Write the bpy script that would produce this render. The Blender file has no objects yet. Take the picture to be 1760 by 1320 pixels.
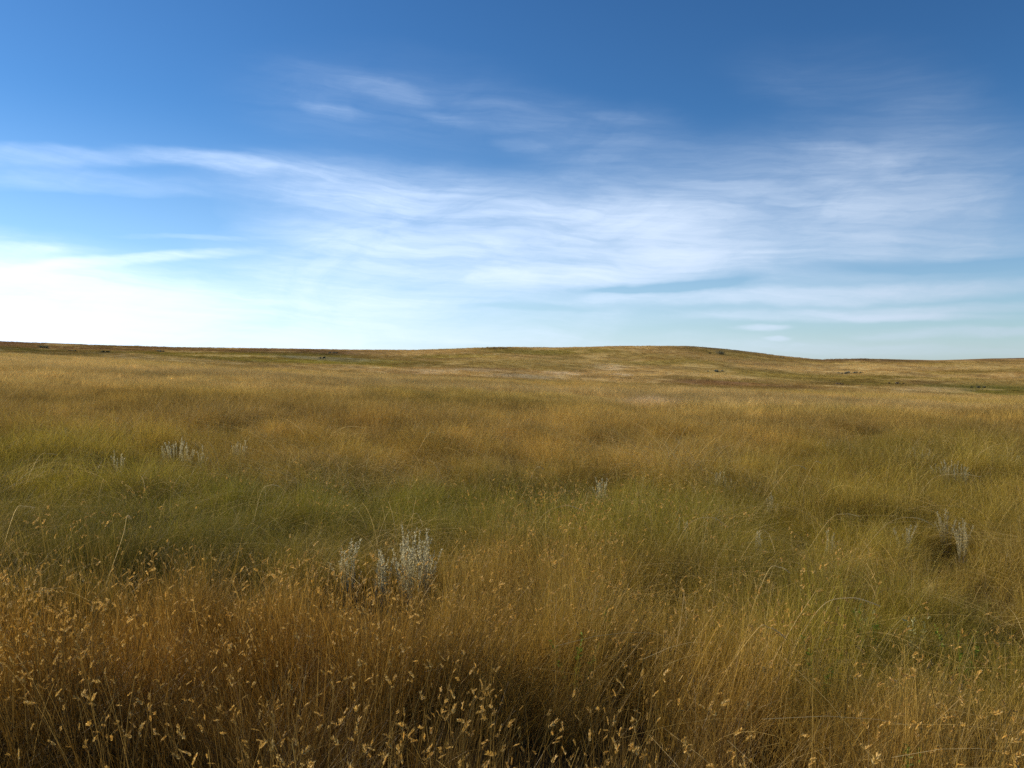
import bpy, math, random
import numpy as np
from mathutils import Vector

rng = np.random.default_rng(11)
random.seed(5)
S = bpy.context.scene
COL = S.collection
F, CX, HY, EYE = 1381.0, 880.0, 615.0, 1.6      # focal length in photo pixels, centre column, level row, eye height
R = math.radians

# ------------------------------------------------------------------ noise
def _hash(ix, iy, seed):
    h = (ix.astype(np.int64) * 374761393 + iy.astype(np.int64) * 668265263 + seed * 1442695041) & 0xffffffff
    h = ((h ^ (h >> 13)) * 1274126177) & 0xffffffff
    return ((h ^ (h >> 16)) & 0xffff) / 65535.0

def noise(x, y, scale, seed=0, octs=4):
    x = np.asarray(x, float) / scale; y = np.asarray(y, float) / scale
    out = 0; amp = 1; tot = 0
    for o in range(octs):
        ix = np.floor(x); iy = np.floor(y); fx = x - ix; fy = y - iy
        fx = fx * fx * (3 - 2 * fx); fy = fy * fy * (3 - 2 * fy)
        a = _hash(ix, iy, seed + o); b = _hash(ix + 1, iy, seed + o)
        c = _hash(ix, iy + 1, seed + o); d = _hash(ix + 1, iy + 1, seed + o)
        out = out + amp * ((a * (1 - fx) + b * fx) * (1 - fy) + (c * (1 - fx) + d * fx) * fy)
        tot += amp; amp *= 0.5; x = x * 2.03 + 17.1; y = y * 2.03 + 5.3
    return out / tot                                     # 0..1

# ------------------------------------------------------------------ terrain
def table(xs, ys, blur=30):
    u = np.arange(-600, 2361)
    t = np.interp(u, xs, ys)
    k = np.exp(-np.linspace(-2, 2, 2 * blur + 1) ** 2); k /= k.sum()
    tp = np.pad(t, blur, mode='edge')
    return u, np.convolve(tp, k, 'valid')
SKY = table([-600, 0, 150, 300, 480, 620, 710, 780, 860, 950, 1060, 1180, 1250, 1300, 1345, 1410, 1480, 1540, 1610, 1690, 1740, 1900, 2360],
            [570, 587, 593, 597.5, 599, 601, 602, 599.5, 596.5, 597.5, 594.5, 594.5, 600, 606, 612, 617.5, 615.5, 617, 618.5, 615.5, 614.5, 613, 600], 22)
CREST = table([-600, 0, 200, 400, 620, 850, 1000, 1200, 1450, 1760, 2360], [590, 606, 616, 628, 641, 651, 658, 666, 674, 681, 690], 60)
KD = np.array([0, 22, 75, 140, 260, 430, 600, 3200.])

def terrain(x, y):
    x = np.asarray(x, float); y = np.asarray(y, float)
    th = np.clip(np.arctan2(x, y), -R(45), R(45))
    r = np.hypot(x, y)
    dep = np.minimum(r * np.cos(th), 3199.0)
    u = CX + F * np.tan(th)
    ys = np.interp(u, *SKY); yc = np.interp(u, *CREST)
    zc = EYE + 75 * (HY - yc) / F - 0.5
    yv = yc + np.interp(u, [0, 500, 900, 1300, 1760], [9, 9, 3, 8, 10])
    ym = ys + 0.50 * (yc - ys)
    Z = [np.zeros_like(zc), zc * 0.17, zc, EYE + 140 * (HY - yv) / F, EYE + 260 * (HY - ym) / F,
         EYE + 430 * (HY - ys) / F - 0.25, EYE + 430 * (HY - ys) / F - 6, np.full_like(zc, -60.)]
    M = []
    for k in range(8):
        if k == 0: M.append((Z[1] - Z[0]) / (KD[1] - KD[0]))
        elif k == 7: M.append((Z[7] - Z[6]) / (KD[7] - KD[6]))
        else: M.append(0.5 * ((Z[k] - Z[k-1]) / (KD[k] - KD[k-1]) + (Z[k+1] - Z[k]) / (KD[k+1] - KD[k])))
    out = np.zeros_like(zc)
    for k in range(7):
        h = KD[k+1] - KD[k]; t = np.clip((dep - KD[k]) / h, 0, 1)
        v = ((2*t**3 - 3*t**2 + 1) * Z[k] + (t**3 - 2*t**2 + t) * h * M[k] + (-2*t**3 + 3*t**2) * Z[k+1] + (t**3 - t**2) * h * M[k+1])
        out = np.where((dep >= KD[k]) & (dep <= KD[k+1]), v, out)
    out += (noise(x, y, 3.5, 3, 3) - 0.5) * 0.13 * np.clip(r / 3, 0, 1)
    out += (noise(x, y, 45, 9, 3) - 0.5) * np.clip((dep - 90) / 120, 0, 1) * 2.4 * np.clip((400 - dep) / 120, 0.25, 1)
    return out

def hit(px, py, veg=0.0):
    """where the line of sight through a pixel of the photograph meets the ground (raised by the height of the grass)"""
    d = np.concatenate([np.arange(1.0, 30, .04), np.arange(30, 470, .4)])
    x = d * (px - CX) / F; z = EYE + d * (HY - py) / F
    g = terrain(x, d) + veg
    below = np.nonzero(z < g)[0]
    i = below[0] if len(below) else len(d) - 1
    return float(x[i]), float(d[i])

# ------------------------------------------------------------------ colour of the vegetation over the land
C = lambda *a: np.array(a, float)
VIGN_RUSSET, RUSSET, GOLD, TAN, OLIVE, GREEN, DGREEN, PALE, BROWN, GREY = (C(.10,.050,.008), C(.27,.128,.013), C(.50,.325,.065), C(.68,.49,.19),  # darkest russet: brown grass plus lens darkening painted into the colour
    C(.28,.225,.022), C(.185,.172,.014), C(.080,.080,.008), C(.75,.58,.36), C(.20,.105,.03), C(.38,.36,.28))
# px, py, half width, half height, colour, strength
DOLIVE = C(.155,.115,.022)
PATCH = [
    (300, 1330, 900, 230, VIGN_RUSSET, .9), (300, 1080, 620, 110, RUSSET, .85), (1130, 1120, 190, 90, RUSSET, .3), (1000, 960, 260, 60, GOLD, .5),  # first patch paints the lens's dark lower edge into the grass colour
    (150, 860, 330, 85, DGREEN, .75), (400, 850, 420, 75, GREEN, .85), (820, 850, 330, 60, GREEN, .75), (60, 780, 320, 55, OLIVE, .75), (80, 930, 260, 35, DGREEN, .8),
    (1150, 850, 200, 60, OLIVE, .6), (1000, 905, 220, 25, OLIVE, .4), (880, 780, 600, 30, GOLD, .4), (550, 735, 500, 40, RUSSET, .14), (700, 720, 200, 18, RUSSET, .12),
    (850, 688, 200, 12, OLIVE, .65), (980, 692, 120, 8, GREEN, .3), (1210, 676, 90, 5, TAN, .8), (1430, 930, 380, 90, OLIVE, .75), (1560, 1050, 260, 80, OLIVE, .8), (1680, 1080, 130, 90, GREEN, .5), (1000, 850, 320, 45, GREEN, .65), (1300, 860, 200, 30, OLIVE, .5), (250, 700, 300, 25, GOLD, .4), (350, 745, 200, 14, RUSSET, .2),
    (1650, 790, 260, 55, OLIVE, .55), (1350, 800, 160, 30, OLIVE, .35), (1540, 760, 140, 15, OLIVE, .45),
    (1560, 1020, 180, 50, OLIVE, .6), (1700, 1060, 90, 90, GREEN, .35), (1400, 960, 200, 60, OLIVE, .4), (1440, 1110, 90, 60, GREEN, .5), (1250, 1200, 130, 70, BROWN, .6),
    (1700, 960, 200, 50, GOLD, .35), (1540, 1230, 230, 90, GOLD, .25), (1720, 1250, 150, 120, GOLD, .3), (1250, 1330, 700, 110, VIGN_RUSSET, .55), (1100, 700, 400, 14, GOLD, .5),  # darkest russet again carries painted lens falloff along the lower right
    (330, 640, 300, 8, TAN, .5), (60, 618, 160, 8, TAN, .5), (1400, 700, 400, 16, TAN, .45), (700, 655, 220, 8, TAN, .5),
    # the far slope
    (150, 606, 380, 9, DOLIVE, .85), (430, 612, 330, 10, DOLIVE, .75), (1500, 664, 380, 6, DOLIVE, .35),
    (250, 634, 420, 9, TAN, .7), (1350, 693, 480, 12, TAN, .7), (750, 668, 300, 8, TAN, .5), (250, 660, 500, 12, TAN, .3),  # near crest: its sunlit brightness painted in as paler tan
    (120, 596, 220, 6, C(.19,.085,.04), .9), (330, 603, 260, 4, BROWN, .6), (60, 601, 60, 3, DGREEN, .6), (500, 604, 140, 4, C(.20,.10,.045), .8),
    (420, 612, 260, 6, OLIVE, .8), (560, 616, 90, 3, GREY, .6), (620, 622, 100, 5, OLIVE, .6), (520, 607, 90, 3, DGREEN, .5),
    (860, 599, 36, 2, BROWN, .7), (910, 605, 70, 4, GREEN, .6), (1000, 602, 60, 3, OLIVE, .5), (1240, 602, 90, 3, C(.13,.09,.045), .75), (1190, 601, 30, 2, BROWN, .5),
    (1000, 622, 170, 5, TAN, .6), (970, 641, 36, 2, PALE, .55), (900, 646, 60, 2.5, GREY, .5), (1045, 629, 30, 2, PALE, .6), (740, 637, 40, 2, PALE, .5), (820, 634, 40, 2, PALE, .4), (1070, 643, 20, 2, PALE, .5),
    (1310, 657, 150, 4, BROWN, .28), (1230, 656, 70, 3, C(.24,.11,.05), .7), (1300, 663, 130, 4, C(.30,.14,.05), .6), (1400, 648, 200, 6, OLIVE, .6), (1445, 658, 40, 3, C(.16,.075,.035), .8), (1550, 656, 80, 3, BROWN, .6),
    (1490, 655, 60, 4, GREEN, .5), (1680, 665, 130, 6, C(.11,.13,.03), .9), (1700, 673, 120, 4, GREEN, .7), (1600, 668, 60, 4, PALE, .4), (1450, 622, 300, 4, OLIVE, .35),
    (1500, 618.5, 120, 2.5, C(.17,.09,.045), .9), (1720, 617, 80, 2.5, C(.17,.09,.045), .9), (1590, 630, 150, 4, TAN, .5), (1650, 640, 70, 3, OLIVE, .5), (1400, 630, 120, 4, TAN, .5), (1220, 645, 80, 3, TAN, .4),
    (1160, 622, 90, 4, OLIVE, .35), (780, 612, 80, 4, OLIVE, .5), (300, 616, 120, 4, TAN, .4), (1140, 697, 50, 6, C(.78,.58,.36), .8)]
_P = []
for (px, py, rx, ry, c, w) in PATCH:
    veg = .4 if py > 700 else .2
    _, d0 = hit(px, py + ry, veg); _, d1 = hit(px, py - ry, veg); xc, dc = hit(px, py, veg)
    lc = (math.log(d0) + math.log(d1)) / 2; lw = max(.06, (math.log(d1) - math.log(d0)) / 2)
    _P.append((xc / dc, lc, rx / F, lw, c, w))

def land_colour(x, y):
    x = np.asarray(x, float); y = np.asarray(y, float)
    dep = np.maximum(np.hypot(x, y) * np.cos(np.clip(np.arctan2(x, y), -1.2, 1.2)), .5)
    u = x / dep; l = np.log(dep)
    wf = 1 - .72 * np.clip((dep - 40) / 60, 0, 1)
    u0 = u; u = u + (noise(u0 * 60, l * 60, 9, 21, 3) - .5) * .12 * wf
    dl = (noise(u0 * 60, l * 60, 9, 33, 3) - .5) * .16 * wf; du = u - u0; u = u0
    far = np.clip((dep - 12) / 40, 0, 1)[:, None]
    c = GOLD * .9 * (1 - far) + (GOLD * .55 + TAN * .45) * far
    vf = np.clip((dep - 82) / 14, 0, 1)[:, None]
    c = c * (1 - vf) + C(.52, .345, .125) * vf
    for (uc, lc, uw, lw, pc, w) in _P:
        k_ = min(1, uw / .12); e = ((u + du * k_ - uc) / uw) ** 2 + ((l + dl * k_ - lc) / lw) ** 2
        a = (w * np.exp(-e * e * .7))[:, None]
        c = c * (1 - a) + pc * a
    n1 = noise(x, y, 1.3, 51, 3)[:, None]; n2 = noise(x, y, 9, 61, 4)[:, None]; n3 = noise(x, y, 48, 71, 4)[:, None]
    nearw = 1 - far
    m = np.clip((n1 - .5) * 3.0 * nearw + (n2 - .5) * 2.6, -.5, .5)
    c = c * (1 + .5 * m)
    g = np.clip((n2 - .53) * 3.0, 0, .4) * (1 - .6 * vf) + np.clip((n3 - .53) * 2.4, 0, .4) * vf
    c = c * (1 - g) + (OLIVE * (1 - .3 * vf)) * g
    p = np.clip((noise(x, y, 16, 81, 4)[:, None] - .60) * 5, 0, .5) * far
    c = c * (1 - p) + TAN * 1.05 * p
    r_ = np.clip((noise(x, y, 24, 87, 4)[:, None] - .60) * 4, 0, .3) * vf
    c = c * (1 - r_) + BROWN * 1.3 * r_
    return np.clip(c, .01, .9)

# ------------------------------------------------------------------ mesh helpers
def tag(o, label=None, cat=None, group=None, kind=None):
    if label: o['label'] = label
    if cat: o['category'] = cat
    if group: o['group'] = group
    if kind: o['kind'] = kind
    return o

def mesh_from(name, verts, quads, mats, mat_idx=None, attrs=None, smooth=False):
    me = bpy.data.meshes.new(name)
    verts = np.asarray(verts, np.float32); quads = np.asarray(quads, np.int32)
    nf = len(quads)
    me.vertices.add(len(verts)); me.vertices.foreach_set('co', verts.ravel())
    me.loops.add(nf * 4); me.loops.foreach_set('vertex_index', quads.ravel())
    me.polygons.add(nf)
    me.polygons.foreach_set('loop_start', np.arange(nf, dtype=np.int32) * 4)
    me.polygons.foreach_set('loop_total', np.full(nf, 4, np.int32))
    for m in mats: me.materials.append(m)
    if mat_idx is not None: me.polygons.foreach_set('material_index', np.asarray(mat_idx, np.int32))
    me.polygons.foreach_set('use_smooth', np.full(nf, smooth, bool))
    for k, v in (attrs or {}).items():
        v = np.asarray(v, np.float32)
        if v.ndim == 1:
            a = me.attributes.new(k, 'FLOAT', 'POINT'); a.data.foreach_set('value', v)
        else:
            a = me.attributes.new(k, 'FLOAT_COLOR', 'POINT')
            a.data.foreach_set('color', np.concatenate([v, np.ones((len(v), 1))], 1).astype(np.float32).ravel())
    me.update(); me.validate()
    return me

def put(name, me, parent=None, loc=(0, 0, 0)):
    o = bpy.data.objects.new(name, me); COL.objects.link(o); o.location = loc
    if parent: o.parent = parent
    return o

class Buf:
    """gathers ribbons and little leaf faces into one mesh"""
    def __init__(s): s.v = []; s.q = []; s.m = []; s.a = []; s.n = 0
    def add(s, v, q, mat, rnd):
        s.v.append(v); s.q.append(q + s.n); s.m.append(np.full(len(q), mat)); s.a.append(rnd); s.n += len(v)
    def ribbons(s, P, W, side, mat=0, rnd=None):
        """P (n,k,3) centre lines, W (n,k) widths, side (n,3) width direction"""
        n, k, _ = P.shape
        if side.ndim == 2: side = side[:, None, :]
        A = P - side * W[:, :, None] * .5; B = P + side * W[:, :, None] * .5
        V = np.stack([A, B], 2).reshape(-1, 3)
        i = (np.arange(n)[:, None] * k + np.arange(k - 1)[None, :]).ravel() * 2
        q = np.stack([i, i + 1, i + 3, i + 2], 1)
        if rnd is None: rnd = rng.random(n)
        s.add(V, q, mat, np.repeat(rnd, 2 * k))
        return s
    def diamonds(s, O, D, L, W, mat=1, rnd=None, flat=None):
        """little leaf or husk shapes at O pointing along D"""
        n = len(O)
        up = rng.normal(size=(n, 3)) if flat is None else np.tile(flat, (n, 1)) + rng.normal(size=(n, 3)) * .3
        Sd = np.cross(D, up); Sd /= np.linalg.norm(Sd, axis=1)[:, None] + 1e-9
        L = np.broadcast_to(L, n)[:, None]; W = np.broadcast_to(W, n)[:, None]
        N = np.cross(Sd, D)
        V = np.stack([O, O + D * L * .45 + Sd * W * .5 + N * W * .15, O + D * L, O + D * L * .45 - Sd * W * .5 + N * W * .15], 1).reshape(-1, 3)
        q = np.arange(n * 4).reshape(n, 4)
        if rnd is None: rnd = rng.random(n)
        s.add(V, q, mat, np.repeat(rnd, 4))
        return s
    def mesh(s, name, mats):
        return mesh_from(name, np.concatenate(s.v), np.concatenate(s.q), mats, np.concatenate(s.m), {'rnd': np.concatenate(s.a)})

def curve_pts(base, h, lean, bend, az, k=5, droop=0.0):
    """base (n,2); blades rise h, lean and then bend over in direction az"""
    n = len(base); t = np.linspace(0, 1, k)[None, :]
    d = np.stack([np.cos(az), np.sin(az)], 1)
    out = (lean[:, None] * t + bend[:, None] * t ** 2.2) * h[:, None]
    z = h[:, None] * (t - (bend[:, None] * .42 + droop) * t ** 3)
    P = np.zeros((n, k, 3)); P[:, :, :2] = base[:, None, :] + d[:, None, :] * out[:, :, None]; P[:, :, 2] = z
    return P

def disc(n, r): 
    a = rng.random(n) * 2 * np.pi; q = r * np.sqrt(rng.random(n)); return np.stack([q * np.cos(a), q * np.sin(a)], 1)

def sides(n):
    a = rng.random(n) * np.pi; s_ = np.stack([np.cos(a), np.sin(a), rng.normal(size=n) * .15], 1)
    return s_ / np.linalg.norm(s_, axis=1)[:, None]

# ------------------------------------------------------------------ materials
def new_mat(name):
    m = bpy.data.materials.new(name); m.use_nodes = True
    nt = m.node_tree; nt.nodes.clear()
    return m, nt, nt.nodes, nt.links

def leaf_mat(name, tinted=True, colour=(1, 1, 1), alt=(1, 1, 1), altmix=.5, vary=.5, transl=.35, gloss=.15):
    """thin leaf: diffuse + translucent + a little sheen; colour varies from blade to blade"""
    m, nt, N, L = new_mat(name)
    out = N.new('ShaderNodeOutputMaterial')
    at = N.new('ShaderNodeAttribute'); at.attribute_name = 'rnd'
    if tinted:
        ti = N.new('ShaderNodeAttribute'); ti.attribute_type = 'INSTANCER'; ti.attribute_name = 'tint'; base = ti.outputs['Color']
    else:
        rgb = N.new('ShaderNodeRGB'); rgb.outputs[0].default_value = (*colour, 1); base = rgb.outputs[0]
    # second random number out of the first
    f1 = N.new('ShaderNodeMath'); f1.operation = 'MULTIPLY'; f1.inputs[1].default_value = 17.3; L.new(at.outputs['Fac'], f1.inputs[0])
    f2 = N.new('ShaderNodeMath'); f2.operation = 'FRACT'; L.new(f1.outputs[0], f2.inputs[0])
    mr = N.new('ShaderNodeMapRange'); mr.inputs['From Min'].default_value = .55; mr.inputs['To Max'].default_value = altmix
    L.new(f2.outputs[0], mr.inputs['Value'])
    mx = N.new('ShaderNodeMix'); mx.data_type = 'RGBA'; L.new(mr.outputs[0], mx.inputs['Factor']); L.new(base, mx.inputs['A']); mx.inputs['B'].default_value = (*alt, 1)
    v = N.new('ShaderNodeMapRange'); v.inputs['To Min'].default_value = 1 - vary; v.inputs['To Max'].default_value = 1 + vary; L.new(at.outputs['Fac'], v.inputs['Value'])
    mu = N.new('ShaderNodeVectorMath'); mu.operation = 'SCALE'; L.new(mx.outputs['Result'], mu.inputs[0]); L.new(v.outputs[0], mu.inputs['Scale'])
    df = N.new('ShaderNodeBsdfDiffuse'); L.new(mu.outputs[0], df.inputs['Color'])
    tr = N.new('ShaderNodeBsdfTranslucent'); L.new(mu.outputs[0], tr.inputs['Color'])
    ms = N.new('ShaderNodeMixShader'); ms.inputs[0].default_value = transl; L.new(df.outputs[0], ms.inputs[1]); L.new(tr.outputs[0], ms.inputs[2])
    gl = N.new('ShaderNodeBsdfGlossy'); gl.inputs['Roughness'].default_value = .45; gl.inputs['Color'].default_value = (.8, .8, .8, 1)
    m2 = N.new('ShaderNodeMixShader'); m2.inputs[0].default_value = gloss * .4; L.new(ms.outputs[0], m2.inputs[1]); L.new(gl.outputs[0], m2.inputs[2])
    L.new(m2.outputs[0], out.inputs['Surface'])
    return m

M_BLADE = leaf_mat('grass_blades', True, alt=(.74, .50, .14), altmix=.5, vary=.55, gloss=.06, transl=.4)
M_HEAD = leaf_mat('seed_heads', False, (.57, .34, .07), (.86, .63, .25), .8, .4, .4, .05)
M_FARB = leaf_mat('distant_grass', True, alt=(.74, .52, .17), altmix=.4, vary=.45, gloss=.03)
M_SAGE = leaf_mat('sage_leaves', False, (.57, .52, .32), (.72, .67, .45), .8, .3, .55, 0)
M_SAGEST = leaf_mat('sage_stems', False, (.34, .31, .25), (.5, .47, .4), .5, .3, .0)
M_PALEST = leaf_mat('pale_stems', False, (.66, .46, .15), (.82, .64, .32), .8, .4, .3, .03)
M_STRAW = leaf_mat('dry_straw', False, (.78, .62, .30), (.90, .75, .42), .6, .2, .5, .0)
M_FORB = leaf_mat('leafy_weed', False, (.17, .24, .03), (.30, .34, .06), .7, .35, .4, .03)
M_FORBPALE = leaf_mat('pale_weed', False, (.40, .40, .16), (.60, .57, .30), .7, .3, .3)
M_SHRUB = leaf_mat('shrub_leaves', False, (.075, .085, .035), (.15, .15, .08), .7, .5, .2)
M_SHRUBG = leaf_mat('grey_shrub_leaves', False, (.17, .18, .12), (.25, .25, .17), .7, .4, .2)
M_TWIG = leaf_mat('twigs', False, (.12, .08, .05), (.2, .15, .1), .6, .3, 0)

def ground_mat():
    m, nt, N, L = new_mat('prairie_ground')
    out = N.new('ShaderNodeOutputMaterial'); b = N.new('ShaderNodeBsdfPrincipled')
    b.inputs['Roughness'].default_value = 1; b.inputs['Specular IOR Level'].default_value = .05
    at = N.new('ShaderNodeAttribute'); at.attribute_name = 'land'
    geo = N.new('ShaderNodeNewGeometry')
    n1 = N.new('ShaderNodeTexNoise'); n1.inputs['Scale'].default_value = .55; n1.inputs['Detail'].default_value = 9; n1.inputs['Roughness'].default_value = .72
    L.new(geo.outputs['Position'], n1.inputs['Vector'])
    r1 = N.new('ShaderNodeMapRange'); r1.inputs['From Min'].default_value = .32; r1.inputs['From Max'].default_value = .68
    r1.inputs['To Min'].default_value = .58; r1.inputs['To Max'].default_value = 1.35; L.new(n1.outputs['Fac'], r1.inputs['Value'])
    sc = N.new('ShaderNodeVectorMath'); sc.operation = 'SCALE'; L.new(at.outputs['Color'], sc.inputs[0]); L.new(r1.outputs[0], sc.inputs['Scale'])
    L.new(sc.outputs[0], b.inputs['Base Color'])
    n2 = N.new('ShaderNodeTexNoise'); n2.inputs['Scale'].default_value = 3; n2.inputs['Detail'].default_value = 8; n2.inputs['Roughness'].default_value = .8
    L.new(geo.outputs['Position'], n2.inputs['Vector'])
    bp = N.new('ShaderNodeBump'); bp.inputs['Strength'].default_value = .6; bp.inputs['Distance'].default_value = .35
    L.new(n2.outputs['Fac'], bp.inputs['Height']); L.new(bp.outputs[0], b.inputs['Normal'])
    L.new(b.outputs[0], out.inputs['Surface'])
    return m
M_GROUND = ground_mat()

# ------------------------------------------------------------------ the land
def build_ground():
    az = np.unique(np.concatenate([np.linspace(-math.pi, -R(45), 40), np.linspace(-R(45), R(45), 900), np.linspace(R(45), math.pi, 40)]))[:-1]
    rr = np.concatenate([[.05], np.linspace(.4, 6, 40), 6.2 * np.exp(np.linspace(0, math.log(520 / 6.2), 430)), np.array([560, 620, 700, 850, 1100, 1500, 2200, 3200])])
    A, RR = np.meshgrid(az, rr)
    x = (RR * np.sin(A)).ravel(); y = (RR * np.cos(A)).ravel()
    z = terrain(x, y)
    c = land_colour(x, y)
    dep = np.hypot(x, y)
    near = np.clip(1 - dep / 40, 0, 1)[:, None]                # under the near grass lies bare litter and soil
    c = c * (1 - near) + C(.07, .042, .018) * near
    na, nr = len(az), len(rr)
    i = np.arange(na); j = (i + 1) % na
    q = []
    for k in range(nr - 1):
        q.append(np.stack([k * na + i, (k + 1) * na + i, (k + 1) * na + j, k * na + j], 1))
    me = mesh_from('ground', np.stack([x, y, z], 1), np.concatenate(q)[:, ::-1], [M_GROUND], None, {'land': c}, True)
    tag(put('ground', me), kind='structure')
build_ground()

# ------------------------------------------------------------------ grass prototypes (live in unlinked collections, scattered by geometry nodes)
def collect(name, meshes):
    c = bpy.data.collections.new(name)
    for m in meshes:
        o = bpy.data.objects.new(m.name, m); c.objects.link(o)
    return c

def heads_on(b, tips, tdir, length=(.035, .06), pairs=8, fat=1.0, mat=1, droop=(.3, 1.3)):
    n = len(tips)
    az = rng.random(n) * 2 * np.pi
    d = tdir + np.stack([np.cos(az), np.sin(az), np.zeros(n)], 1) * rng.uniform(*droop, n)[:, None]
    d /= np.linalg.norm(d, axis=1)[:, None]
    Ln = rng.uniform(*length, n)
    O, D, rn = [], [], []
    side = np.cross(d, rng.normal(size=(n, 3))); side /= np.linalg.norm(side, axis=1)[:, None]
    r0 = rng.random(n)
    for k in range(pairs):
        t = k / pairs
        for sg in (-1, 1):
            base = tips + d * (Ln * t)[:, None] - np.array([0, 0, 1]) * (.25 * Ln * t * t)[:, None]
            dd = d + side * sg * rng.uniform(.35, .9, n)[:, None] * (1 - .5 * t) * fat + rng.normal(size=(n, 3)) * .12
            dd /= np.linalg.norm(dd, axis=1)[:, None]
            O.append(base); D.append(dd); rn.append(np.clip(r0 * .7 + rng.random(n) * .3, 0, 1))
    O = np.concatenate(O); D = np.concatenate(D)
    b.diamonds(O, D, rng.uniform(.008, .013, len(O)), .0036 * fat, mat, np.concatenate(rn))

def wheatgrass(i, nst=46, r=.15, nleaf=70, headp=.31, hh=(.42, .66)):
    b = Buf(); base = disc(nst, r)
    h = rng.uniform(*hh, nst); az = rng.random(nst) * 2 * np.pi
    P = curve_pts(base, h, rng.uniform(0, .22, nst), rng.uniform(0, .18, nst), az, 6)
    w = np.linspace(1, .55, 6)[None, :] * rng.uniform(.0015, .0023, nst)[:, None]
    b.ribbons(P, w, sides(nst))
    td = P[:, -1] - P[:, -2]; td /= np.linalg.norm(td, axis=1)[:, None]
    k = rng.random(nst) < headp
    heads_on(b, P[k, -1], td[k], (.021, .034), 7, 1.15)
    base = disc(nleaf, r * 1.1); h = rng.uniform(.15, .45, nleaf)
    P = curve_pts(base, h, rng.uniform(.05, .45, nleaf), rng.uniform(.1, .7, nleaf), rng.random(nleaf) * 6.3, 5)
    w = np.array([.8, 1, .8, .5, .08])[None, :] * rng.uniform(.002, .0036, nleaf)[:, None]
    b.ribbons(P, w, sides(nleaf))
    return b.mesh('wheatgrass_tuft', [M_BLADE, M_HEAD])

def finegrass(i, n=120, r=.12, hh=(.2, .42), bend=(.1, .9), lean=(.05, .5), wd=(.0016, .003), k=6, nh=0, hm=1, name='fine_grass_tuft', mat=None):
    b = Buf(); base = disc(n, r); h = rng.uniform(*hh, n)
    P = curve_pts(base, h, rng.uniform(*lean, n), rng.uniform(*bend, n), rng.normal(size=n) * 1.3 + rng.random() * 6.3, k)
    w = np.linspace(1, .12, k)[None, :] * rng.uniform(*wd, n)[:, None]
    b.ribbons(P, w, sides(n))
    if nh:
        base = disc(nh, r); h = rng.uniform(hh[1] * .9, hh[1] * 1.35, nh)
        P = curve_pts(base, h, rng.uniform(.05, .3, nh), rng.uniform(.05, .4, nh), rng.random(nh) * 6.3, 6)
        b.ribbons(P, np.linspace(1, .6, 6)[None, :] * np.full(nh, wd[0] * .8)[:, None], sides(nh))
        td = P[:, -1] - P[:, -2]; td /= np.linalg.norm(td, axis=1)[:, None]
        heads_on(b, P[:, -1], td, (.04, .09), 4, .45, hm, (0, .5))
    return b.mesh(name, [mat or M_BLADE, M_HEAD])

def arching(i, n=16, r=.2, wd=.0022):
    b = Buf(); base = disc(n, r); h = rng.uniform(.42, .62, n)
    P = curve_pts(base, h, rng.uniform(.15, .7, n), rng.uniform(.7, 1.5, n), rng.normal(size=n) * 1.0, 10)
    b.ribbons(P, np.linspace(1, .7, 10)[None, :] * np.full((n, 1), wd), sides(n), 1)
    m = 60; base = disc(m, r); h = rng.uniform(.2, .4, m)
    P = curve_pts(base, h, rng.uniform(.1, .6, m), rng.uniform(.1, .9, m), rng.random(m) * 6.3, 6)
    b.ribbons(P, np.linspace(1, .12, 6)[None, :] * np.full((m, 1), .0022), sides(m))
    return b.mesh('arching_grass_tuft', [M_BLADE, M_PALEST])

near_c = collect('near_grass_kinds', [wheatgrass(i) for i in range(5)] +
                 [finegrass(i, 240, .18, (.22, .42)) for i in range(4)] +                       # 5-8 soft green
                 [finegrass(i, 210, .17, (.26, .50), (.05, .6), (.05, .35), nh=6, hm=0) for i in range(4)] +   # 9-12 upright gold
                 [finegrass(i, 170, .2, (.10, .24), (.2, 1.1), (.2, .9), (.0014, .0026)) for i in range(3)] + [arching(i) for i in range(3)])  # 16-18  # 13-15 matted
mid_c = collect('mid_grass_kinds', [finegrass(i, 330, .30, (.2, .4), (.1, .8), (.1, .5), (.0025, .0045), 5) for i in range(4)] +
                [finegrass(i, 300, .30, (.26, .46), (.05, .6), (.05, .4), (.0025, .004), 5, nh=14, hm=0) for i in range(4)] + [arching(i, 22, .3, .003) for i in range(3)])
coarse_c = collect('coarse_grass_kinds', [finegrass(i, 520, .80, (.2, .46), (.1, .6), (.05, .4), (.005, .010), 4, mat=M_FARB) for i in range(5)])
hill_c = collect('hill_grass_kinds', [finegrass(i, 160, 1.3, (.14, .42), (.1, .6), (.05, .5), (.02, .045), 3, mat=M_FARB) for i in range(5)])

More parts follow.
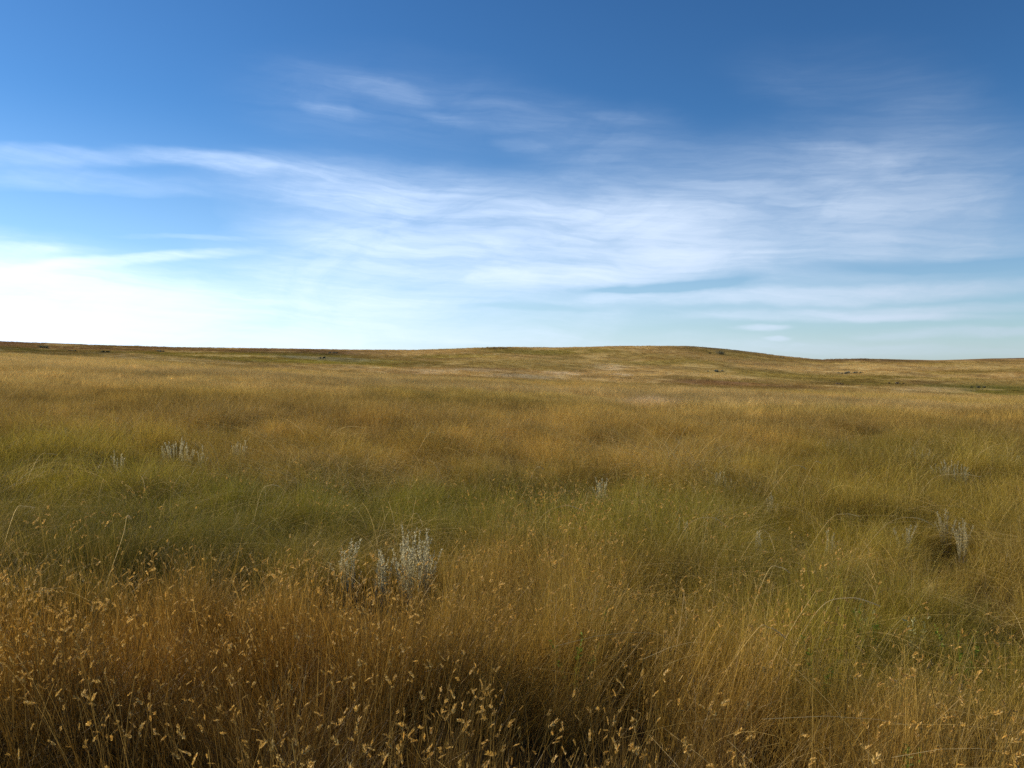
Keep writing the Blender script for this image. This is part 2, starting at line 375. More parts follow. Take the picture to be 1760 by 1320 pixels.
def scatter(name, coll, x, y, idx, scale, tint, tiltx, tilty, label, cat):
    """a cloud of points on the ground, one grass tuft instanced on each"""
    n = len(x); z = terrain(x, y) - .01
    names = [o.name for o in coll.objects]; order = sorted(names, key=str.lower)      # the node counts the tufts by name
    idx = np.array([order.index(q) for q in names])[idx]
    yaw = rng.random(n) * 2 * np.pi
    cy, sy = np.cos(yaw), np.sin(yaw)
    # tilt = rotation about a level axis, by small vector (tiltx, tilty) = lean towards +x, +y
    ang = np.hypot(tiltx, tilty) + 1e-6; kx, ky = -tilty / ang, tiltx / ang      # axis = up x lean direction
    c_, s_ = np.cos(ang), np.sin(ang); C1 = 1 - c_
    T = np.zeros((n, 3, 3))
    T[:, 0, 0] = c_ + kx*kx*C1; T[:, 0, 1] = kx*ky*C1; T[:, 0, 2] = ky*s_
    T[:, 1, 0] = kx*ky*C1; T[:, 1, 1] = c_ + ky*ky*C1; T[:, 1, 2] = -kx*s_
    T[:, 2, 0] = -ky*s_; T[:, 2, 1] = kx*s_; T[:, 2, 2] = c_
    Z = np.zeros((n, 3, 3)); Z[:, 0, 0] = cy; Z[:, 0, 1] = -sy; Z[:, 1, 0] = sy; Z[:, 1, 1] = cy; Z[:, 2, 2] = 1
    M = T @ Z
    rot = np.stack([np.arctan2(M[:, 2, 1], M[:, 2, 2]), -np.arcsin(np.clip(M[:, 2, 0], -1, 1)), np.arctan2(M[:, 1, 0], M[:, 0, 0])], 1)
    me = bpy.data.meshes.new(name)
    me.vertices.add(n); me.vertices.foreach_set('co', np.stack([x, y, z], 1).astype(np.float32).ravel())
    a = me.attributes.new('rot', 'FLOAT_VECTOR', 'POINT'); a.data.foreach_set('vector', rot.astype(np.float32).ravel())
    a = me.attributes.new('size', 'FLOAT', 'POINT'); a.data.foreach_set('value', scale.astype(np.float32))
    a = me.attributes.new('which', 'INT', 'POINT'); a.data.foreach_set('value', idx.astype(np.int32))
    a = me.attributes.new('tint', 'FLOAT_COLOR', 'POINT'); a.data.foreach_set('color', np.concatenate([tint, np.ones((n, 1))], 1).astype(np.float32).ravel())
    me.update()
    o = put(name, me)
    ng = bpy.data.node_groups.new(name + '_scatter', 'GeometryNodeTree')
    ng.interface.new_socket('Geometry', in_out='INPUT', socket_type='NodeSocketGeometry')
    ng.interface.new_socket('Geometry', in_out='OUTPUT', socket_type='NodeSocketGeometry')
    N, L = ng.nodes, ng.links
    gi = N.new('NodeGroupInput'); go = N.new('NodeGroupOutput')
    ip = N.new('GeometryNodeInstanceOnPoints'); ci = N.new('GeometryNodeCollectionInfo')
    ci.inputs['Collection'].default_value = coll; ci.inputs['Separate Children'].default_value = True; ci.inputs['Reset Children'].default_value = True
    ip.inputs['Pick Instance'].default_value = True
    def attr(nm, t):
        q = N.new('GeometryNodeInputNamedAttribute'); q.data_type = t; q.inputs['Name'].default_value = nm; return q.outputs['Attribute']
    L.new(gi.outputs[0], ip.inputs['Points']); L.new(ci.outputs[0], ip.inputs['Instance'])
    L.new(attr('which', 'INT'), ip.inputs['Instance Index']); L.new(attr('rot', 'FLOAT_VECTOR'), ip.inputs['Rotation']); L.new(attr('size', 'FLOAT'), ip.inputs['Scale'])
    L.new(ip.outputs[0], go.inputs[0])
    md = o.modifiers.new('scatter', 'NODES'); md.node_group = ng
    tag(o, label, cat, kind='stuff')
    return o

def wedge(d0, d1, per_m2, half=42, back=False):
    a = R(half); n = int(per_m2 * a * (d1 * d1 - d0 * d0))
    r = np.sqrt(rng.uniform(d0 * d0, d1 * d1, n)); t = rng.uniform(-a, a, n)
    return r * np.sin(t), r * np.cos(t)

def lean_field(x, y, amp, sc, wind=(0.1, 0.0)):
    return (wind[0] + (noise(x, y, sc, 101, 2) - .5) * amp * 2, wind[1] + (noise(x, y, sc, 131, 2) - .5) * amp * 2)

def blend_tint(x, y, j=.12):
    c = land_colour(x, y); return np.clip(c * (1 + rng.normal(size=(len(x), 1)) * j), .01, .9)

def screen(x, y, veg=.4):
    d = np.maximum(y, .3); return CX + F * x / d, HY - F * (terrain(x, y) + veg - EYE) / d

# ------------------------------------------------------------------ single plants
CLEAR = []
def empty(name, x, y, label, cat, group=None):
    o = bpy.data.objects.new(name, None); COL.objects.link(o); o.empty_display_size = .1
    o.location = (x, y, float(terrain(x, y)) - .005); tag(o, label, cat, group)
    return o

def sage(px, py, hpx, wpx, nw, label):
    nw = int(nw * 1.9)
    """silvery wormwood: upright wands set with small grey leaves; py = row of its top"""
    veg = .30
    x, d = hit(px, py + hpx * .85, .22 if py < 1000 else .3)
    h = hpx / F * d + .24; w = wpx / F * d
    h = max(h, EYE + d * (HY - py) / F - float(terrain(x, d)))
    CLEAR.append((x, d, max(w * .5, .10)))
    e = empty('sagebrush', x, d, label, 'sagebrush', 'silvery sage plants in the grass')
    st = Buf(); lf = Buf()
    base = disc(nw, w * .38); hh = h * rng.uniform(.6, 1.0, nw) * (1 - .35 * (np.hypot(*base.T) / (w * .38)) ** 2)
    az = np.arctan2(base[:, 1], base[:, 0]) + rng.normal(size=nw) * .5
    P = curve_pts(base, hh, rng.uniform(0, .32, nw) * min(1, w / h * 1.6), rng.uniform(-.12, .16, nw), az, 8)
    st.ribbons(P, np.linspace(1, .4, 8)[None, :] * np.full((nw, 1), .0026), sides(nw))
    nl = 90
    t = rng.uniform(.25, 1, (nw, nl)) * 7; i0 = np.minimum(t.astype(int), 6); f = (t - i0)[..., None]
    ii = np.arange(nw)[:, None]
    O = (P[ii, i0] * (1 - f) + P[ii, i0 + 1] * f).reshape(-1, 3)
    D = rng.normal(size=O.shape); D[:, 2] = np.abs(D[:, 2]) * .8 + .9; D /= np.linalg.norm(D, axis=1)[:, None]
    lf.diamonds(O, D, rng.uniform(.009, .021, len(O)), .0058 * max(1, d / 7), 0)
    put('stem', st.mesh('sage_stem', [M_SAGEST]), e)
    put('foliage', lf.mesh('sage_foliage', [M_SAGE]), e)

sage(712, 915, 85, 66, 34, 'largest silvery grey sage clump, tall upright wands at the edge of the russet grass')
sage(655, 945, 50, 30, 9, 'small thin pale sage sprigs just left of the largest sage clump')
sage(597, 930, 60, 34, 9, 'sparse tall grey sage wands left of the largest sage clump, behind brown grass')
sage(1036, 820, 36, 22, 12, 'narrow whitish sage plant alone in green grass near the centre of the field')
sage(298, 753, 30, 44, 16, 'wide spiky pale sage group in the dark green grass on the left')
sage(320, 765, 22, 18, 7, 'small pale sage spike touching the wide spiky group on the left')
sage(412, 756, 24, 24, 10, 'pale sage tuft right of the wide spiky group on the left')
sage(200, 778, 20, 18, 7, 'little pale sage sprig left of the wide spiky group')
sage(120, 738, 16, 26, 9, 'faint low grey sage patch far left where green meets gold grass')
sage(345, 770, 24, 10, 5, 'single dim sage spike between two pale sage tufts on the left')
sage(1640, 797, 24, 62, 30, 'broad low rounded silver sage bush in tan grass on the right')
sage(1738, 772, 26, 44, 16, 'pale sage plants at the right edge of the field beyond the rounded sage bush')
sage(1585, 770, 20, 40, 12, 'hazy grey sage patch up and left of the rounded sage bush')
sage(1430, 755, 18, 40, 10, 'faint grey sage cluster in golden grass right of centre')
sage(1308, 908, 30, 16, 7, 'bluish grey sage sprig among fine grass right of centre')
sage(1430, 905, 26, 20, 7, 'dim sage sprig right of the bluish sage sprig')
sage(1632, 878, 36, 22, 8, 'upright grey sage wands below the rounded sage bush')
sage(1662, 898, 32, 20, 8, 'second clump of grey wands, right beside the upright wands below the rounded bush')
sage(1560, 900, 24, 26, 7, 'thin whitish sage twigs left of the upright grey wands')
sage(1172, 880, 34, 16, 6, 'pale thin sage spikes in the grass left of the bluish sage sprig')
sage(1330, 850, 24, 22, 7, 'small soft grey sage tuft in mixed grass above the bluish sprig')
sage(1240, 812, 20, 40, 8, 'faint sage mound in olive grass right of the whitish central sage')

def arch(x0, y0, x1, y1, top, label, wd=.0028):
    wd *= 1.35
    """one bleached stem arching over the grass, root at (x0,y0), tip at (x1,y1), highest row = top"""
    xa, d = hit(x0, y0, .48)
    za = float(terrain(xa, d)); n = 26
    xb = (x1 - CX) / F * d
    zt = EYE + d * (HY - top) / F; zb = EYE + d * (HY - y1) / F
    zs = EYE + d * (HY - y0) / F
    e = empty('bent_grass_stem', xa, d, label, 'grass stem', 'bleached stems arching over the grass')
    e.location.z = za
    sx = 1 if xb > xa else -1
    m_ = rng.uniform(.45, .65)
    K = np.array([[xa - sx * rng.uniform(.12, .28), d + rng.uniform(-.05, .15), za], [xa, d, zs - .02], [xa + m_ * (xb - xa), d - .02, zt], [xb, d - .05, zb]])
    E = np.concatenate([[2 * K[0] - K[1] + [0, 0, -.1]], K, [2 * K[3] - K[2] + [0, 0, (zb - zt) * .5]]])
    t = np.linspace(0, 1, 12)[:-1, None]; P = []
    for i in range(3):
        a_, b_, c_, d_ = E[i:i + 4]
        P.append(.5 * (2 * b_ + (c_ - a_) * t + (2 * a_ - 5 * b_ + 4 * c_ - d_) * t * t + (3 * b_ - a_ - 3 * c_ + d_) * t ** 3))
    P = np.concatenate(P) - np.array(e.location)
    st = Buf(); k = len(P)
    w = np.full(k, wd); w[-10:] *= 1.3; w[-1] *= .3
    st.ribbons(P[None], w[None], np.array([[0, .35, .94]]))
    st.ribbons(P[None], w[None], np.array([[0, -.94, .35]]))
    me_ = st.mesh('bent_stem', [M_STRAW]); put('stem', me_, e)
    sp = Buf(); O = np.repeat(P[-9:-1], 3, 0); D = np.tile(P[-1] - P[-4], (len(O), 1)); D /= np.linalg.norm(D[0]); D = D + rng.normal(size=D.shape) * .22
    D /= np.linalg.norm(D, axis=1)[:, None]
    sp.diamonds(O, D, .016, .0028, 0)
    put('seed_spike', sp.mesh('seed_spike', [M_STRAW]), e)

arch(1405, 1053, 1517, 1042, 1029, 'boldest long pale stem, a wide arch over green grass in the lower right')
arch(925, 892, 1004, 877, 870, 'long bleached stem arching in the green grass right of centre above the russet stand')
arch(1300, 920, 1333, 954, 917, 'pale straight stem leaning down to the right beside the bluish sage sprig')
arch(1180, 905, 1256, 910, 890, 'pale bent stem hooking right in fine grass left of the bluish sage sprig')
arch(1320, 985, 1358, 984, 976, 'short pale arc in olive grass left of and above the boldest arch')
arch(1425, 895, 1480, 888, 884, 'flat pale arch left of the thin whitish sage twigs', .0024)
arch(1520, 905, 1607, 905, 890, 'long low arch passing over the thin whitish sage twigs', .0024)
arch(905, 835, 935, 806, 804, 'small whitish arc in the gold grass above the boldest green patch', .0026)
arch(445, 848, 484, 836, 834, 'short light curl over bright green grass left of centre')
arch(20, 877, 62, 872, 871, 'low flat pale stem in the dark green grass at the left edge')
arch(62, 785, 102, 782, 780, 'flat pale stem far left below the faint sage patch', .003)
arch(730, 752, 748, 745, 743, 'tiny light arc in golden grass just left of centre', .004)
arch(700, 900, 728, 905, 883, 'thin hoop of straw rising behind the largest sage clump')
arch(1350, 812, 1387, 806, 800, 'light stem arching over gold grass right of centre', .003)
arch(1387, 820, 1412, 797, 794, 'upward bent light stem beside the arching light stem right of centre', .003)
arch(1600, 826, 1690, 820, 815, 'pale thin arch just below the rounded silver sage bush', .003)
arch(1296, 1090, 1352, 1098, 1081, 'drooping straw tip in the olive grass left of the boldest arch')
arch(625, 990, 660, 1002, 986, 'curled straw in front of the small thin sage sprigs', .0022)
arch(205, 922, 228, 890, 888, 'upright slanting pale straw over the dark hollow on the left')

def forb(px, py, hpx, label, pale=False):
    x, d = hit(px, py + hpx, .30)
    h = .30 + hpx / F * d
    e = empty('leafy_weed', x, d, label, 'weed', 'leafy green weeds among the grass')
    n = 4; base = disc(n, .02)
    P = curve_pts(base, h * rng.uniform(.8, 1.05, n), rng.uniform(.03, .25, n), rng.uniform(0, .1, n), rng.random(n) * 6.3, 9)
    st = Buf(); st.ribbons(P, np.linspace(1, .5, 9)[None, :] * np.full((n, 1), .004), sides(n)); 
    m = M_FORBPALE if pale else M_FORB
    put('stem', st.mesh('weed_stem', [m]), e)
    lf = Buf(); nl = 26
    t = rng.uniform(.35, 1, (n, nl)) * 8; i0 = np.minimum(t.astype(int), 7); f = (t - i0)[..., None]; ii = np.arange(n)[:, None]
    O = (P[ii, i0] * (1 - f) + P[ii, i0 + 1] * f).reshape(-1, 3)
    D = rng.normal(size=O.shape); D[:, 2] = np.abs(D[:, 2]) * .5 + .3; D /= np.linalg.norm(D, axis=1)[:, None]
    lf.diamonds(O, D, rng.uniform(.014, .028, len(O)), rng.uniform(.006, .010, len(O)), 0)
    put('leaves', lf.mesh('weed_leaves', [m]), e)
forb(987, 1085, 38, 'bright green leafy weed in the russet grass just right of centre')
forb(1662, 1085, 40, 'green weed with small upright leaves in shade near the right edge')
forb(1578, 1058, 16, 'pale grey green weed right of the boldest arching stem', True)
forb(1505, 1055, 30, 'yellow green weed below the tip of the boldest arching stem')
forb(1418, 1110, 30, 'dark green weed tuft left of the tall gold grass in the lower right')
forb(1582, 1272, 22, 'low green weed at the bottom right among tall stems')
forb(1497, 1040, 14, 'tiny pale weed right under the boldest arching stem', True)
forb(1040, 1045, 22, 'small fresh green sprig above the bright green leafy weed')

def shrub(px, py, wpx, hpx, label, m=None, rows=0):
    x, d = hit(px, py + hpx * .5 + 1, 0.0)
    if d > 425: d = 421.0; x = (px - CX) / F * d
    w = wpx / F * d; h = max(hpx / F * d, .5)
    e = empty('shrub', x, d, label, 'shrub', 'low shrubs on the far hillside')
    nb = max(3, int(w / 1.1)); tw = Buf(); lf = Buf()
    rx = np.linspace(-w / 2, w / 2, 12); rz = np.array([float(terrain(x + q, d)) for q in rx]) - e.location.z + .04
    tw.ribbons(np.stack([rx, rx * 0, rz], 1)[None], np.full((1, 12), .12), np.array([[0, 1., 0]]))
    for i in range(nb):
        cx = rng.uniform(-w / 2, w / 2); cy = rng.uniform(-1.5, 1.5); hh = h * rng.uniform(.55, 1.05) * (1 - .5 * (2 * cx / w) ** 2)
        gz = float(terrain(x + cx, d + cy)) - e.location.z
        nt = 9; P = curve_pts(np.tile([[cx, cy]], (nt, 1)) + rng.normal(size=(nt, 2)) * .1, hh * rng.uniform(.6, 1, nt), rng.uniform(.2, .8, nt), rng.uniform(0, .3, nt), rng.random(nt) * 6.3, 4)
        P[:, :, 2] += gz
        tw.ribbons(P, np.linspace(1, .4, 4)[None, :] * np.full((nt, 1), .05), sides(nt))
        nl = 190; O = rng.normal(size=(nl, 3)); O /= np.linalg.norm(O, axis=1)[:, None]; O *= rng.random((nl, 1)) ** .45
        O = O * np.array([hh * .95, hh * .9, hh * .5]) * (1 + .3 * np.sin(O[:, :1] * 7)) + np.array([cx, cy, gz + hh * .52])
        D = rng.normal(size=(nl, 3)); D /= np.linalg.norm(D, axis=1)[:, None]
        lf.diamonds(O, D, rng.uniform(.12, .3, nl), rng.uniform(.08, .16, nl), 0)
    put('branches', tw.mesh('shrub_branches', [M_TWIG]), e); put('foliage', lf.mesh('shrub_foliage', [m or M_SHRUB]), e)
shrub(1232, 604, 34, 8, 'dark green shrub near the brow of the highest far hill, right of its summit')
shrub(1230, 636, 34, 4, 'grey green low shrub patch midway down the far slope below the brow shrub', M_SHRUBG)
shrub(1458, 639, 46, 4, 'long low grey green shrub row on the right hand far slope', M_SHRUBG)
shrub(1443, 659, 18, 3, 'dark reddish brown bush in the shallow gully at right', M_TWIG)
shrub(1540, 658, 34, 2, 'thin dark brush line right of the reddish bush in the gully', M_TWIG)
shrub(76, 595, 26, 6, 'dark shrub on the brow of the left ridge near the frame edge')
shrub(130, 602, 26, 3, 'low flat dark shrub right of the one on the left brow')
shrub(180, 603, 22, 4, 'dark olive bush on the left ridge face, third from the left edge')
shrub(275, 602, 20, 3, 'small dim bush on the left ridge face, fourth from the left edge', M_SHRUBG)
shrub(556, 614, 14, 3, 'darkest little bush above the grey strip in the left valley')
shrub(570, 605, 18, 3, 'dim bush on the brown ridge left of centre', M_SHRUBG)
shrub(1340, 613, 14, 2, 'tiny bush where the highest hill runs down to the saddle', M_SHRUBG)
shrub(1690, 664, 40, 4, 'dark green brush along the gully at the right edge')
shrub(860, 598, 26, 2, 'thin dark scrub line on the skyline left of the summit', M_TWIG)

# --- near field
x, y = wedge(1.6, 8.5, 54, 50)
u, v = screen(x, y)
edge = np.interp(u, [-400, 0, 250, 500, 700, 850, 950, 1200, 1300, 1500, 1760, 2200], [935, 945, 935, 910, 920, 880, 885, 920, 1040, 1110, 1130, 1150])
edge = edge + 45 + (noise(x, y, .7, 7, 3) - .5) * 190
pw = 1 / (1 + np.exp(-(v - edge) / np.interp(u, [300, 1000], [22, 50])))
pw = pw * np.interp(u, [900, 1250, 1500], [1, .75, .6])                          # share of wheatgrass
gap = np.exp(-(((u - 1260) / 150) ** 2 + ((v - 1230) / 70) ** 2) ** 2) * .8 + np.exp(-(((u - 350) / 110) ** 2 + ((v - 1250) / 55) ** 2)) * .55 + np.exp(-(((u - 90) / 190) ** 2 + ((v - 935) / 22) ** 2)) * .7 + np.exp(-(((u - 880) / 70) ** 2 + ((v - 1150) / 30) ** 2)) * .5
clump = noise(x, y, .45, 17, 2)
for (cx_, cy_, cr_) in CLEAR:                                    # the sage plants stand free of the grass
    gap = gap + np.exp(-(((x - cx_) / (cr_ * 1.25)) ** 2 + ((y - cy_ + .30) / (cr_ + .26)) ** 2) ** 2) * 1.0
keep = rng.random(len(x)) > np.clip(gap + (clump < .42) * .62, 0, .95)
x, y, u, v, pw, clump, gap = (a[keep] for a in (x, y, u, v, pw, clump, gap))
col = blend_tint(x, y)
greenish = np.clip((col[:, 1] / col[:, 0] - .62) * 3, 0, 1)
rr_ = rng.random(len(x)); k = rng.random(len(x))
idx = np.where(rr_ < pw * .62, rng.integers(0, 5, len(x)), np.where(k < .22, rng.integers(13, 16, len(x)), np.where(k < .25 + .6 * greenish, rng.integers(5, 9, len(x)), rng.integers(9, 13, len(x)))))
size = (.74 + .8 * (clump - .32)) * rng.uniform(.82, 1.18, len(x)) * (1 - .25 * gap)
lx, ly = lean_field(x, y, .32, 1.1, (.10, 0))
lx = lx - .22 * pw * np.clip((900 - u) / 500, 0, 1)
ar = rng.random(len(x)) < (1 - pw) * np.where(u > 620, .26, .08)
idx = np.where(ar, rng.integers(16, 19, len(x)), idx)
size = np.minimum(size, 1.12)
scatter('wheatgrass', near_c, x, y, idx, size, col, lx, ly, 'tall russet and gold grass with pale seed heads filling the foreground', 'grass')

# --- the green and gold meadow behind it
x, y = wedge(8.3, 22, 18, 44)
col = blend_tint(x, y, .26); greenish = np.clip((col[:, 1] / col[:, 0] - .62) * 3, 0, 1)
idx = np.where(rng.random(len(x)) < .2 + .6 * greenish, rng.integers(0, 4, len(x)), rng.integers(4, 8, len(x)))
idx = np.where(rng.random(len(x)) < .24 * noise(x, y, 2, 77, 2) * 2 * np.where(screen(x, y)[0] > 450, 1, .5), rng.integers(8, 11, len(x)), idx)
lx, ly = lean_field(x, y, .35, 1.8, (.20, -.02))
size = (.42 + 1.05 * noise(x, y, .8, 19, 2)) * rng.uniform(.75, 1.25, len(x))
for (cx_, cy_, cr_) in CLEAR:
    size = size * (1 - .42 * np.exp(-(((x - cx_) / (cr_ * 1.2)) ** 2 + ((y - cy_ + .3) / (cr_ + .45)) ** 2) ** 2))
scatter('meadow_grass', mid_c, x, y, idx, size, col, lx, ly, 'green to golden meadow grass leaning in the wind behind the tall foreground grass', 'grass')

x, y = wedge(21, 50, 3.6, 42)
col = blend_tint(x, y, .22)
lx, ly = lean_field(x, y, .3, 5, (.22, 0))
size = (.45 + 1.0 * noise(x, y, 2.0, 23, 3)) * rng.uniform(.8, 1.2, len(x)) * .95
scatter('golden_grass', coarse_c, x, y, rng.integers(0, 5, len(x)), size, col, lx, ly, 'golden tan grass stretching across the middle distance', 'grass')

x, y = wedge(49, 135, 1.15, 40)
col = blend_tint(x, y)
lx, ly = lean_field(x, y, .25, 9, (.2, 0))
size = (.55 + .8 * noise(x, y, 4, 29, 3)) * rng.uniform(.8, 1.25, len(x)) * 1.1
scatter('ridge_grass', coarse_c, x, y, rng.integers(0, 5, len(x)), size, col, lx, ly, 'dry grass along the crest of the near rise', 'grass')

x, y = wedge(130, 445, .16, 38)
col = blend_tint(x, y, .08)
lx, ly = lean_field(x, y, .2, 12, (.1, 0))
scatter('hill_grass', hill_c, x, y, rng.integers(0, 5, len(x)), rng.uniform(.6, 1.2, len(x)), col, lx, ly, 'sparse brown and olive grass on the far hillside below the sky', 'grass')

# ------------------------------------------------------------------ light
SUN_AZ, SUN_EL = -66.0, 28.0          # degrees to the left of the view direction (+Y), above the horizon
sd = Vector((math.sin(R(SUN_AZ)) * math.cos(R(SUN_EL)), math.cos(R(SUN_AZ)) * math.cos(R(SUN_EL)), math.sin(R(SUN_EL))))
sl = bpy.data.lights.new('sun', 'SUN'); sl.energy = 4.7; sl.angle = R(.5); sl.color = (1, .87, .65)
so = bpy.data.objects.new('sun', sl); COL.objects.link(so); so.rotation_euler = sd.to_track_quat('Z', 'Y').to_euler(); so.location = sd * 50

w = bpy.data.worlds.new('World'); S.world = w; w.use_nodes = True
nt = w.node_tree; N, L = nt.nodes, nt.links; N.clear()
wo = N.new('ShaderNodeOutputWorld'); bg = N.new('ShaderNodeBackground'); bg.inputs['Strength'].default_value = .10
L.new(bg.outputs[0], wo.inputs['Surface'])
sk = N.new('ShaderNodeTexSky'); sk.sky_type = 'NISHITA'; sk.sun_disc = False; sk.sun_elevation = R(SUN_EL); sk.sun_rotation = R(SUN_AZ)
sk.altitude = 900; sk.air_density = 1.0; sk.dust_density = .3; sk.ozone_density = 3.0
hs = N.new('ShaderNodeHueSaturation'); hs.inputs['Saturation'].default_value = 1.04; 
tn = N.new('ShaderNodeVectorMath'); tn.operation = 'MULTIPLY'; tn.inputs[1].default_value = (.43, .60, .70)
gm = N.new('ShaderNodeGamma'); gm.inputs['Gamma'].default_value = 1.2; L.new(sk.outputs[0], gm.inputs['Color'])
L.new(gm.outputs[0], tn.inputs[0]); L.new(tn.outputs[0], hs.inputs['Color'])
tc = N.new('ShaderNodeTexCoord'); sep = N.new('ShaderNodeSeparateXYZ'); L.new(tc.outputs['Generated'], sep.inputs[0])
def math_(op, a, b=None, c=None):
    n_ = N.new('ShaderNodeMath'); n_.operation = op
    for i, q in enumerate((a, b, c)):
        if q is None: continue
        if isinstance(q, (int, float)): n_.inputs[i].default_value = q
        else: L.new(q, n_.inputs[i])
    return n_.outputs[0]
az_ = math_('ARCTAN2', sep.outputs[0], sep.outputs[1])
el_ = math_('ARCSINE', sep.outputs[2])
cmb = N.new('ShaderNodeCombineXYZ'); L.new(az_, cmb.inputs[0]); L.new(el_, cmb.inputs[1])
AE = cmb.outputs[0]
def tex(vec, sx, sy, rot, scale, detail, rough, off=0, dist=0):
    mp = N.new('ShaderNodeMapping'); mp.inputs['Scale'].default_value = (sx, sy, 1); mp.inputs['Rotation'].default_value = (0, 0, rot); mp.inputs['Location'].default_value = (off, off * .7, 0)
    # rotate first, then stretch
    mp2 = N.new('ShaderNodeMapping'); mp2.inputs['Rotation'].default_value = (0, 0, rot); L.new(vec, mp2.inputs['Vector'])
    mp.inputs['Rotation'].default_value = (0, 0, 0); L.new(mp2.outputs[0], mp.inputs['Vector'])
    n_ = N.new('ShaderNodeTexNoise'); n_.noise_dimensions = '2D'; n_.inputs['Scale'].default_value = scale; n_.inputs['Detail'].default_value = detail
    n_.inputs['Roughness'].default_value = rough; n_.inputs['Distortion'].default_value = dist
    L.new(mp.outputs[0], n_.inputs['Vector']); return n_
# bend the coordinates so that cloud edges fray
d1 = tex(AE, 4, 12, .0, 1.0, 5, .55, 3.1)
sb = N.new('ShaderNodeVectorMath'); sb.operation = 'SUBTRACT'; L.new(d1.outputs['Color'], sb.inputs[0]); sb.inputs[1].default_value = (.5, .5, .5)
ml = N.new('ShaderNodeVectorMath'); ml.operation = 'MULTIPLY'; L.new(sb.outputs[0], ml.inputs[0]); ml.inputs[1].default_value = (.12, .030, 0)
ad = N.new('ShaderNodeVectorMath'); ad.operation = 'ADD'; L.new(AE, ad.inputs[0]); L.new(ml.outputs[0], ad.inputs[1])
WARP = ad.outputs[0]
def azel(px, py):
    a = math.atan((px - CX) / F); return a, math.atan((HY - py) / F * math.cos(a))
dens = None
def blob(x0, y0, x1, y1, wpx, amt, pw=1.0):
    """a streak of cirrus from one direction to another, wpx half thick"""
    global dens
    a0, e0 = azel(x0, y0); a1, e1 = azel(x1, y1)
    mp = N.new('ShaderNodeMapping'); mp.vector_type = 'TEXTURE'
    mp.inputs['Location'].default_value = ((a0 + a1) / 2, (e0 + e1) / 2, 0)
    mp.inputs['Rotation'].default_value = (0, 0, math.atan2(e1 - e0, a1 - a0))
    mp.inputs['Scale'].default_value = (max(math.hypot(a1 - a0, e1 - e0) / 2, 1e-3) * 1.25, wpx / F * 1.6, 1)
    L.new(WARP, mp.inputs['Vector'])
    g = N.new('ShaderNodeTexGradient'); g.gradient_type = 'SPHERICAL'; L.new(mp.outputs[0], g.inputs[0])
    mr = N.new('ShaderNodeMapRange'); mr.interpolation_type = 'SMOOTHERSTEP'; L.new(g.outputs['Fac'], mr.inputs['Value']); mr.inputs['From Max'].default_value = .85; mr.inputs['To Max'].default_value = amt * (.62 if (y0 + y1) / 2 < 450 else .72)
    dens = mr.outputs[0] if dens is None else math_('ADD', dens, mr.outputs[0])
for b_ in [(650, 400, 1900, 390, 110, .30), (300, 470, 1200, 450, 80, .25), (-300, 262, 330, 275, 13, .30), (200, 262, 560, 302, 13, .50), (-150, 290, 420, 330, 16, .22), (300, 292, 900, 335, 40, .38), (500, 320, 1200, 390, 60, .34), (450, 335, 800, 350, 25, .15),
           (800, 350, 1300, 390, 55, .30), (900, 400, 1760, 400, 80, .38), (1050, 380, 1330, 440, 55, .42), (1300, 330, 1800, 400, 90, .28), (780, 482, 1180, 474, 22, 1.0), (1020, 462, 1380, 420, 22, .9), (1060, 400, 1250, 430, 30, .6), (300, 440, 1200, 440, 70, .36),
           (1200, 270, 1900, 310, 70, .20), (900, 280, 1500, 320, 60, .18), (1330, 240, 1590, 303, 20, .24), (1470, 290, 1590, 306, 14, .20), (1500, 190, 1800, 330, 70, .14), (1250, 130, 1700, 170, 60, .07),
           (350, 150, 950, 195, 70, .10), (590, 138, 760, 182, 16, .14), (500, 188, 650, 208, 11, .16), (720, 195, 830, 215, 9, .12), (780, 200, 1200, 250, 45, .12), (830, 243, 960, 253, 8, .12), (1000, 200, 1100, 215, 10, .08),
           (1350, 430, 1800, 425, 22, .18), (930, 520, 1950, 484, 13, 1.1), (1150, 546, 1850, 522, 10, .9), (1350, 533, 1760, 546, 6, .7), (900, 590, 1900, 602, 9, .3), (1500, 575, 1950, 562, 7, .5), (960, 508, 1330, 478, 12, -.6), (1300, 466, 1850, 452, 12, -.45), (700, 532, 1100, 528, 7, -.4), (20, 350, 420, 372, 30, -.15), (850, 340, 1150, 335, 22, -.12),
           (300, 380, 1200, 400, 60, .22), (500, 440, 1100, 450, 50, .25), (1250, 566, 1370, 562, 5, 1.1), (1290, 582, 1370, 580, 4, .9), (1450, 570, 1800, 566, 8, .24),
           (-100, 465, 440, 430, 8, 1.2), (-60, 425, 170, 430, 7, .42), (180, 405, 430, 408, 5, .28), (-200, 390, 110, 415, 10, .25), (650, 376, 1000, 372, 7, .16), (450, 425, 1000, 405, 20, .18),
           (-700, 545, 420, 548, 88, 3.0), (-500, 560, 850, 560, 60, 1.3), (50, 490, 900, 500, 45, .40), (500, 530, 1250, 550, 35, .38), (-500, 575, 2300, 602, 24, .42), (700, 580, 1100, 575, 14, .25)]:
    blob(*b_)
st1 = tex(WARP, 3.2, 34, .10, 1.0, 7, .60, 1.7, .5)
st2 = tex(WARP, 6, 16, -.25, 1.0, 6, .62, 8.2, .8)
m1 = N.new('ShaderNodeMapRange'); L.new(st1.outputs['Fac'], m1.inputs['Value']); m1.inputs['From Min'].default_value = .28; m1.inputs['From Max'].default_value = .72; m1.inputs['To Min'].default_value = .58; m1.inputs['To Max'].default_value = 1.35
m2 = N.new('ShaderNodeMapRange'); L.new(st2.outputs['Fac'], m2.inputs['Value']); m2.inputs['From Min'].default_value = .3; m2.inputs['From Max'].default_value = .7; m2.inputs['To Min'].default_value = .72; m2.inputs['To Max'].default_value = 1.25
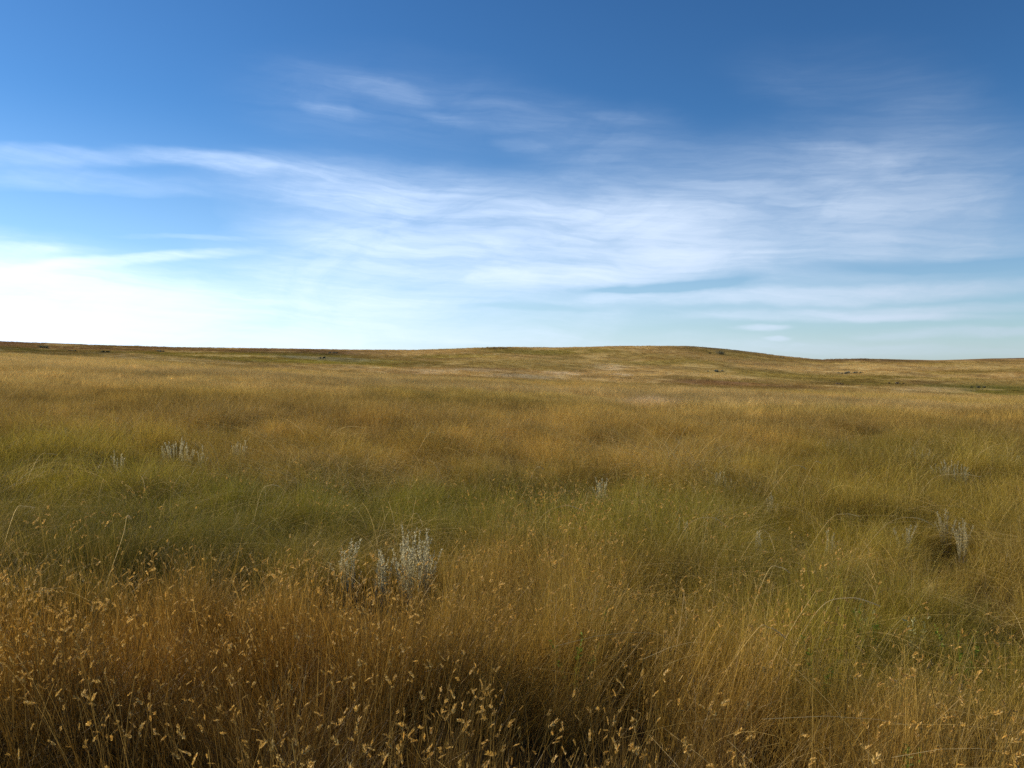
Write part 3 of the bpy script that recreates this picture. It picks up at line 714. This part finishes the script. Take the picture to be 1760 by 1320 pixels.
st3 = tex(WARP, 9, 95, .06, 1.0, 6, .66, 4.4, .3)
m3 = N.new('ShaderNodeMapRange'); L.new(st3.outputs['Fac'], m3.inputs['Value']); m3.inputs['From Min'].default_value = .3; m3.inputs['From Max'].default_value = .7; m3.inputs['To Min'].default_value = .74; m3.inputs['To Max'].default_value = 1.28
dn = math_('MULTIPLY', math_('MULTIPLY', math_('MULTIPLY', math_('MAXIMUM', dens, 0.0), m1.outputs[0]), m2.outputs[0]), m3.outputs[0])
# thin even veil low over the horizon
veil = N.new('ShaderNodeMapRange'); veil.interpolation_type = 'SMOOTHSTEP'; L.new(el_, veil.inputs['Value']); veil.inputs['From Min'].default_value = .30; veil.inputs['From Max'].default_value = 0; veil.inputs['To Max'].default_value = .28
veil2 = N.new('ShaderNodeMapRange'); veil2.interpolation_type = 'SMOOTHSTEP'; L.new(el_, veil2.inputs['Value']); veil2.inputs['From Min'].default_value = .13; veil2.inputs['From Max'].default_value = 0; veil2.inputs['To Max'].default_value = .20
tot = math_('SUBTRACT', 1.0, math_('EXPONENT', math_('MULTIPLY', math_('ADD', math_('ADD', dn, veil.outputs[0]), veil2.outputs[0]), -1.05)))
tot = math_('MULTIPLY', tot, math_('GREATER_THAN', el_, -.02))
# sheets of cloud are whiter towards the sun
mixc = N.new('ShaderNodeMix'); mixc.data_type = 'RGBA'; L.new(tot, mixc.inputs['Factor']); L.new(hs.outputs[0], mixc.inputs['A'])
dt = N.new('ShaderNodeVectorMath'); dt.operation = 'DOT_PRODUCT'; L.new(tc.outputs['Generated'], dt.inputs[0]); dt.inputs[1].default_value = sd
cb = N.new('ShaderNodeMapRange'); L.new(dt.outputs['Value'], cb.inputs['Value']); cb.inputs['From Min'].default_value = -.1; cb.inputs['From Max'].default_value = .75; cb.inputs['To Min'].default_value = .82; cb.inputs['To Max'].default_value = 1.42
cc = N.new('ShaderNodeVectorMath'); cc.operation = 'SCALE'; cc.inputs[0].default_value = (6.5, 7.6, 9.2); L.new(cb.outputs[0], cc.inputs['Scale'])   # ice cloud glows towards the sun
L.new(cc.outputs[0], mixc.inputs['B'])
L.new(mixc.outputs['Result'], bg.inputs['Color'])

# ------------------------------------------------------------------ camera
cam = bpy.data.cameras.new('camera'); cam.sensor_width = 36; cam.lens = 36 * F / 1760; cam.clip_start = .05; cam.clip_end = 6000
co = bpy.data.objects.new('camera', cam); COL.objects.link(co); co.location = (0, 0, EYE)
co.rotation_euler = (R(90) - math.atan((660 - HY) / F), 0, 0)
S.camera = co
vs = S.view_settings; vs.view_transform = 'Standard'; vs.look = 'None'; vs.gamma = 1; vs.exposure = .18
S.render.engine = 'CYCLES'; S.cycles.max_bounces = 4; S.cycles.diffuse_bounces = 3; S.cycles.use_denoising = False
